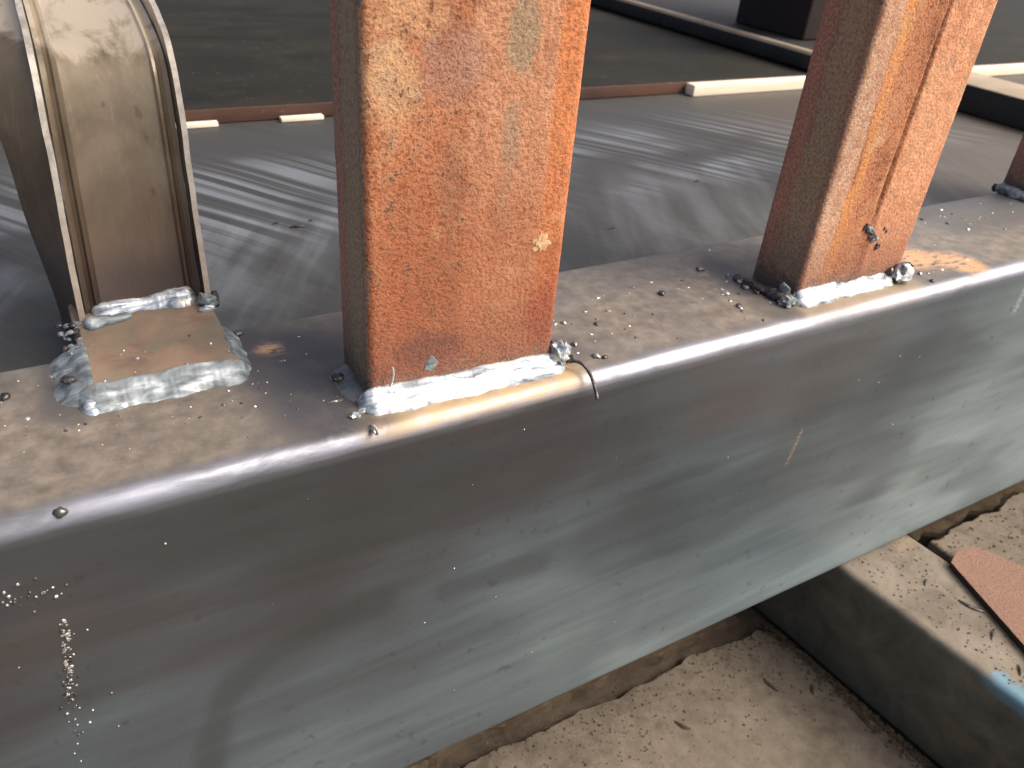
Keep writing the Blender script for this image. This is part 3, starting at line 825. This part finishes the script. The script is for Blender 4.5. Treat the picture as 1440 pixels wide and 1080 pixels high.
fillet('weld_bead', L(0.0035, 0.2388, 0.0040), L(0.0332, 0.2388, 0.0040), (0, -1, 0), 0.0044, 0.0040, M['weld'], brk, 56, 0.55, 0.006, 0.05, 0.3, lambda t: 0.75 + 0.45 * sm(0.45, 0.9, t))
bead_tube('weld_bead', [L(0.0010, 0.2300, 0.0046), L(0.0070, 0.2318, 0.0046), L(0.0140, 0.2335, 0.0042)],
          lambda t: 0.0030 - 0.0016 * t, M['grey'], brk, 57, 0.0, 0.7, rough=0.4)
blob('slag_lump', L(0.0352, 0.2330, 0.0052), (0.0026, 0.0030, 0.0026), M['grey'], brk, 58, 3, 0.5)
blob('slag_lump', L(0.0342, 0.2290, 0.0046), (0.0022, 0.0014, 0.0012), M['weld'], brk, 59, 2, 0.5)
blob('slag_lump', L(0.0382, 0.2360, 0.0040), (0.0014, 0.0030, 0.0026), M['slag'], brk, 60, 2, 0.5)
for k in range(26):
    blob('slag_lump', L(-0.0034 + random.uniform(-.0020, .0040), 0.2290 + random.uniform(-.010, .007), 0.0036 + random.uniform(-.001, .0016)),
         (random.uniform(.0004, .0013), random.uniform(.0005, .0014), random.uniform(.0004, .0009)), M[random.choice(['grey', 'slag', 'bead', 'grey'])], brk, 120 + k, 2, 0.6)
for k in range(10):
    r = random.uniform(.00025, .0006)
    blob('spatter_bead', L(random.uniform(0.001, 0.035), random.uniform(0.199, 0.224), 0.0041 + r * 0.3), (r, r, r * .8), M['bead'], brk, 200 + k, 1, 0.2)

# ------------------------------------------------------------------ spatter beads frozen on the beam
protos = []
for k in range(6):
    bm = bmesh.new(); bmesh.ops.create_icosphere(bm, subdivisions=2, radius=1)
    for vt in bm.verts:
        p = vt.co.copy(); kk = 1 + 0.45 * nz(p.x + k * 3, p.y, p.z, 1.4) + 0.35 * nz(p.x, p.y + k, p.z, 3)
        vt.co = p * kk
    me = bpy.data.meshes.new('spatter_bead'); bm.to_mesh(me); bm.free(); me.shade_smooth(); me.materials.append(M['bead'])
    protos.append(me)
BO = Vector((0, BY0, BZ0))
def spat(x, y, z, r, flat=0.75, stretch=1.0, front=False):
    o = bpy.data.objects.new('spatter_bead', random.choice(protos)); sc.collection.objects.link(o); o.parent = beam
    o.location = Vector((x, y, z)) - BO
    o.rotation_euler = (0, 0, random.uniform(0, 6.28)) if not front else (0, random.uniform(0, 6.28), 0)
    o.scale = (r * stretch, r, r * flat) if not front else (r, r * flat, r * stretch)
def blocked(x, y):
    if 0.060 < x < 0.122 and 0.159 < y < 0.194: return True
    if 0.222 < x < 0.284 and 0.160 < y < 0.195: return True
    if -0.004 < x < 0.038 and y > 0.191: return True
    if x > 0.432: return True
    return False
def cluster(cx, cy, sx, sy, n, r0, r1):
    c = 0; tries = 0
    while c < n and tries < n * 20:
        tries += 1
        x = random.gauss(cx, sx); y = random.gauss(cy, sy)
        if blocked(x, y) or not (0.1630 < y < 0.2190): continue
        r = 0.8 * (r0 + (r1 - r0) * random.random() ** 2.6)
        spat(x, y, r * 0.15, r, random.uniform(0.4, 0.75), random.choice([0.7, 1, 1.3, 1.8])); c += 1
cluster(0.020, 0.186, 0.030, 0.006, 46, .00018, .00065)
cluster(0.047, 0.190, 0.008, 0.012, 20, .0002, .00065)
cluster(-0.020, 0.203, 0.014, 0.012, 26, .0002, .0008)
cluster(0.132, 0.180, 0.014, 0.014, 34, .00025, .00085)
cluster(0.165, 0.185, 0.022, 0.014, 14, .00025, .0007)
cluster(0.208, 0.190, 0.010, 0.014, 26, .0003, .0010)
cluster(0.300, 0.172, 0.016, 0.008, 14, .0003, .0009)
cluster(0.375, 0.203, 0.030, 0.009, 34, .0004, .0011)
for (x, y, r) in [(0.1372, 0.1872, .0008), (0.1330, 0.1742, .0010), (0.1470, 0.1825, .0007), (0.1352, 0.1655, .0011), (0.1374, 0.1640, .0008), (0.1825, 0.1925, .0013),
                  (0.2095, 0.2030, .0013), (0.2050, 0.1835, .0011), (0.2025, 0.1745, .0009), (0.293, 0.1615, .0009), (0.2945, 0.1680, .0010), (-0.0205, 0.2080, .0012), (0.0405, 0.2180, .0011)]:
    spat(x, y, r * 0.3, r, 0.8, 1.3)
spat(-0.0124, BY0 + 0.0016, -0.0012, 0.0014, 0.9)        # the lump on the rounded edge
for k in range(110):                                        # dribble of spatter down the side
    t = random.random()
    z = -0.032 - 0.026 * t + random.gauss(0, .002); x = -0.0180 - 0.0042 * t + random.gauss(0, .0006)
    spat(x, BY0 - 0.0001, z, random.uniform(.00012, .00042) * (1.15 - 0.4 * abs(t - .5)), 0.5, random.uniform(0.8, 1.8), True)
for k in range(26):
    spat(-0.0245 + random.gauss(0, .0045), BY0 - 0.0001, -0.0210 + random.gauss(0, .0022), random.uniform(.00016, .00045), 0.7, 1, True)
for k in range(18):
    spat(-0.0225 + random.gauss(0, .003), BY0 - 0.0001, random.uniform(-0.085, -0.060), random.uniform(.00016, .0004), 0.7, 1, True)
for k in range(34):
    spat(random.uniform(-0.03, 0.30), BY0 - 0.00005, random.uniform(-0.13, -0.012), random.uniform(.00012, .00028), 0.7, 1, True)

# ------------------------------------------------------------------ things behind
WT = -0.0105
wt = empty('wide_steel_tube', (0.3, 0.40, BZ0))
prof = rrect(0.2290, 0.60, BZ0, WT, 0.006, 6, 0.02)
loops = []
for i in range(101):
    X = -0.7 + 2.6 * i / 100
    loops.append([(X - 0.3, py - 0.40, pz - BZ0 + 0.0007 * nz(X, py, 0, 7)) for py, pz in prof])
v, f = sweep(loops)
me = mesh('tube_wall', v, f)
me.transform(Matrix.Translation((0.3, 0.40, BZ0)))
ob = link('tube_wall', me, M['streaked'], wt); ob.location = (-0.3, -0.40, -BZ0)
tag(wt, 'wide grey steel member with slanting painted reflections lying behind the welded beam', 'steel member')

def box_thing(name, label, cat, x0, x1, y0, y1, z0, z1, mats, r=0.001, pick=None, part='body'):
    e = empty(name, ((x0 + x1) / 2, (y0 + y1) / 2, z0))
    cx, cy = (x0 + x1) / 2, (y0 + y1) / 2
    bm = bmesh.new(); bmesh.ops.create_cube(bm, size=1)
    for vt in bm.verts: vt.co = Vector((vt.co.x * (x1 - x0), vt.co.y * (y1 - y0), (vt.co.z + 0.5) * (z1 - z0)))
    bmesh.ops.bevel(bm, geom=list(bm.edges), offset=r, segments=3, profile=0.5, affect='EDGES')
    me = bpy.data.meshes.new(part); bm.to_mesh(me); bm.free(); me.shade_smooth(); me.set_sharp_from_angle(angle=math.radians(40))
    for mm in mats: me.materials.append(mm)
    if pick:
        for p in me.polygons: p.material_index = pick(p)
    link(part, me, None, e); tag(e, label, cat)
    return e
box_thing('dark_steel_plate', 'dark olive steel plate with rusty front edge far behind the posts', 'steel plate', -0.6, 1.9, 0.472, 1.30, WT + 0.0003, -0.002,
          [M['olive'], M['edge_rust']], 0.0006, lambda p: 1 if p.normal.y < -0.6 else 0)
box_thing('cream_lath', 'bright cream lath along the edge of the dark plate', 'lath', 0.4290, 1.6, 0.4610, 0.4708, WT + 0.0003, -0.0022, [M['cream']], 0.0005)
for (a, b) in ((0.066, 0.090), (0.125, 0.150)):
    box_thing('pale_wood_sliver', 'pale wood sliver under the plate edge, ' + ('next to the bracket' if a < 0.1 else 'next to the middle post'), 'wood sliver', a, b, 0.4660, 0.4708, WT + 0.0003, WT + 0.0028, [M['cream']], 0.0004)
def topmat(p): return 1 if p.normal.z > 0.7 else 0
box_thing('black_bar', 'black square bar with a dusty top lying behind the far right post', 'bar', 0.6235, 0.676, 0.262, 0.4600, WT + 0.0004, 0.0105, [M['black'], M['bartop']], 0.0015, topmat)
tb = box_thing('dark_flat_tube', 'dark steel tube with a highlight painted on its front corner lying on the dark olive plate', 'steel tube', 0.564, 0.72, 0.4740, 1.28, -0.0018, 0.0148, [M['black'], M['bartop']], 0.0035,
          lambda p: 1 if (p.normal.x < -0.25 and p.normal.z > 0.25) else 0)  # pale corner faces stand in for the edge highlight
box_thing('umber_block', 'dark brown steel block standing on the dark tube between the two posts', 'steel block', 0.592, 0.719, 0.515, 0.60, 0.0150, 0.16, [M['umber']], 0.002)

# ------------------------------------------------------------------ loose splinters
def splinter(x, y, z, ln, ang, th, mat, label, group):
    n = 5; loops = []
    for i in range(n + 1):
        t = i / n; s = th * (0.45 + 0.55 * math.sin(math.pi * min(0.95, max(0.08, t))))
        cx = (t - 0.5) * ln; cy = 0.12 * ln * math.sin(t * 3 + x * 90)
        loops.append([Vector((cx, cy + s * math.cos(a), s * 0.7 + s * 0.7 * math.sin(a))) for a in (0.3, 1.5, 2.8, 4.1, 5.3)])
    v, f = sweep(loops)
    o = link('splinter', mesh('splinter', v, f, False), mat); o.location = (x, y, z); o.rotation_euler = (0, 0, ang)
    tag(o, label, 'splinter', group); return o
G1 = 'splinters on the support tube'
for (x, y, ln, an, lb) in [(0.3381, 0.1307, .0055, .2, 'short dark splinter on the support tube nearest the beam'),
                       (0.3455, 0.1103, .012, 1.9, 'long dark splinter on the support tube beside the rusty flat scrap'),
                       (0.3390, 0.0946, .008, .2, 'curved dark splinter on the support tube half under the rusty scrap edge'),
                       (0.3305, 0.0766, .006, .4, 'dark splinter on the support tube near its blue paint')]:
    splinter(x, y, -0.1596, ln, an, 0.0005 + ln * 0.03, M['slag'], lb, G1)
G2 = 'splinters on the floor slab'
for (x, y, ln, an, lb) in [(0.2146, 0.1524, .008, 2.2, 'leftmost brown splinter on the tan floor slab below the beam'),
                       (0.2720, 0.1496, .009, 1.5, 'upright-lying brown splinter on the floor slab close to the support tube'),
                       (0.2900, 0.1374, .006, 1.0, 'short brown splinter on the floor slab beside the support tube wall'),
                       (0.3000, 0.1142, .016, 1.75, 'longest brown splinter on the floor slab along the foot of the support tube')]:
    splinter(x, y, -0.2236, ln, an, 0.0007 + ln * 0.035, M['dirt'], lb, G2)
G3 = 'chips on the wide member'
for (x, y, ln, an, lb) in [(0.0878, 0.3162, .0060, .1, 'longest dark chip on the streaked member between bracket and middle post'),
                       (0.0807, 0.3227, .0030, .6, 'small dark chip on the streaked member nearest the bracket'),
                       (0.0952, 0.3211, .0020, .4, 'tiny dark chip on the streaked member nearest the middle post'),
                       (0.3282, 0.3488, .0025, .5, 'tiny dark chip far back on the streaked member between the posts'),
                       (0.3027, 0.3097, .0040, .4, 'dark chip halfway back on the streaked member between the posts'),
                       (0.2177, 0.2699, .0040, .3, 'dark chip on the streaked member just behind the beam')]:
    splinter(x, y, WT + 0.0002, ln, an, 0.0004 + ln * 0.04, M['slag'], lb, G3)
splinter(0.447, 0.125, -0.1642, .006, .9, .0014, M['slag'], 'dark chip lying on the raised concrete slab at the right', None)

# ------------------------------------------------------------------ grit and dust crumbs on the floor (uncountable)
gv = []; gf = []
rg = random.Random(3)
def crumb(x, y, z, r):
    b = len(gv)
    for d in ((1, 0, 0), (-1, 0, 0), (0, 1, 0), (0, -1, 0), (0, 0, 1), (0, 0, -1)):
        k = r * rg.uniform(0.6, 1.3); gv.append((x + d[0] * k, y + d[1] * k, z + d[2] * k * 0.7))
    for q in ((0, 2, 4), (2, 1, 4), (1, 3, 4), (3, 0, 4), (2, 0, 5), (1, 2, 5), (3, 1, 5), (0, 3, 5)): gf.append(tuple(b + i for i in q))
for k in range(1500):
    x = rg.uniform(0.0, 0.30); y = 0.188 - abs(rg.gauss(0, 0.03)); crumb(x, y, -0.2233, rg.uniform(.0002, .0009) * rg.random() + .00015)
for k in range(700):
    x = rg.uniform(0.37, 0.55); y = 0.150 - abs(rg.gauss(0, 0.03)); crumb(x, y, -0.1638, rg.uniform(.0002, .0010) * rg.random() + .00015)
for k in range(500):
    y = rg.uniform(0.05, 0.157); x = 0.3115 + (0.157 - y) * 0.098 + rg.random() * 0.046
    crumb(x, y, -0.1595, rg.uniform(.0002, .0007) * rg.random() + .0001)
for k in range(900):
    y = rg.uniform(0.06, 0.18); x = 0.3035 + (0.157 - y) * 0.098 - abs(rg.gauss(0, 0.004)); crumb(x, y, -0.2230, rg.uniform(.0003, .0010))
g = link('grit', mesh('grit', gv, gf, False), M['dirt'])
g['kind'] = 'stuff'; g['label'] = 'brown grit and dust crumbs strewn over the floor and support'; g['category'] = 'grit'
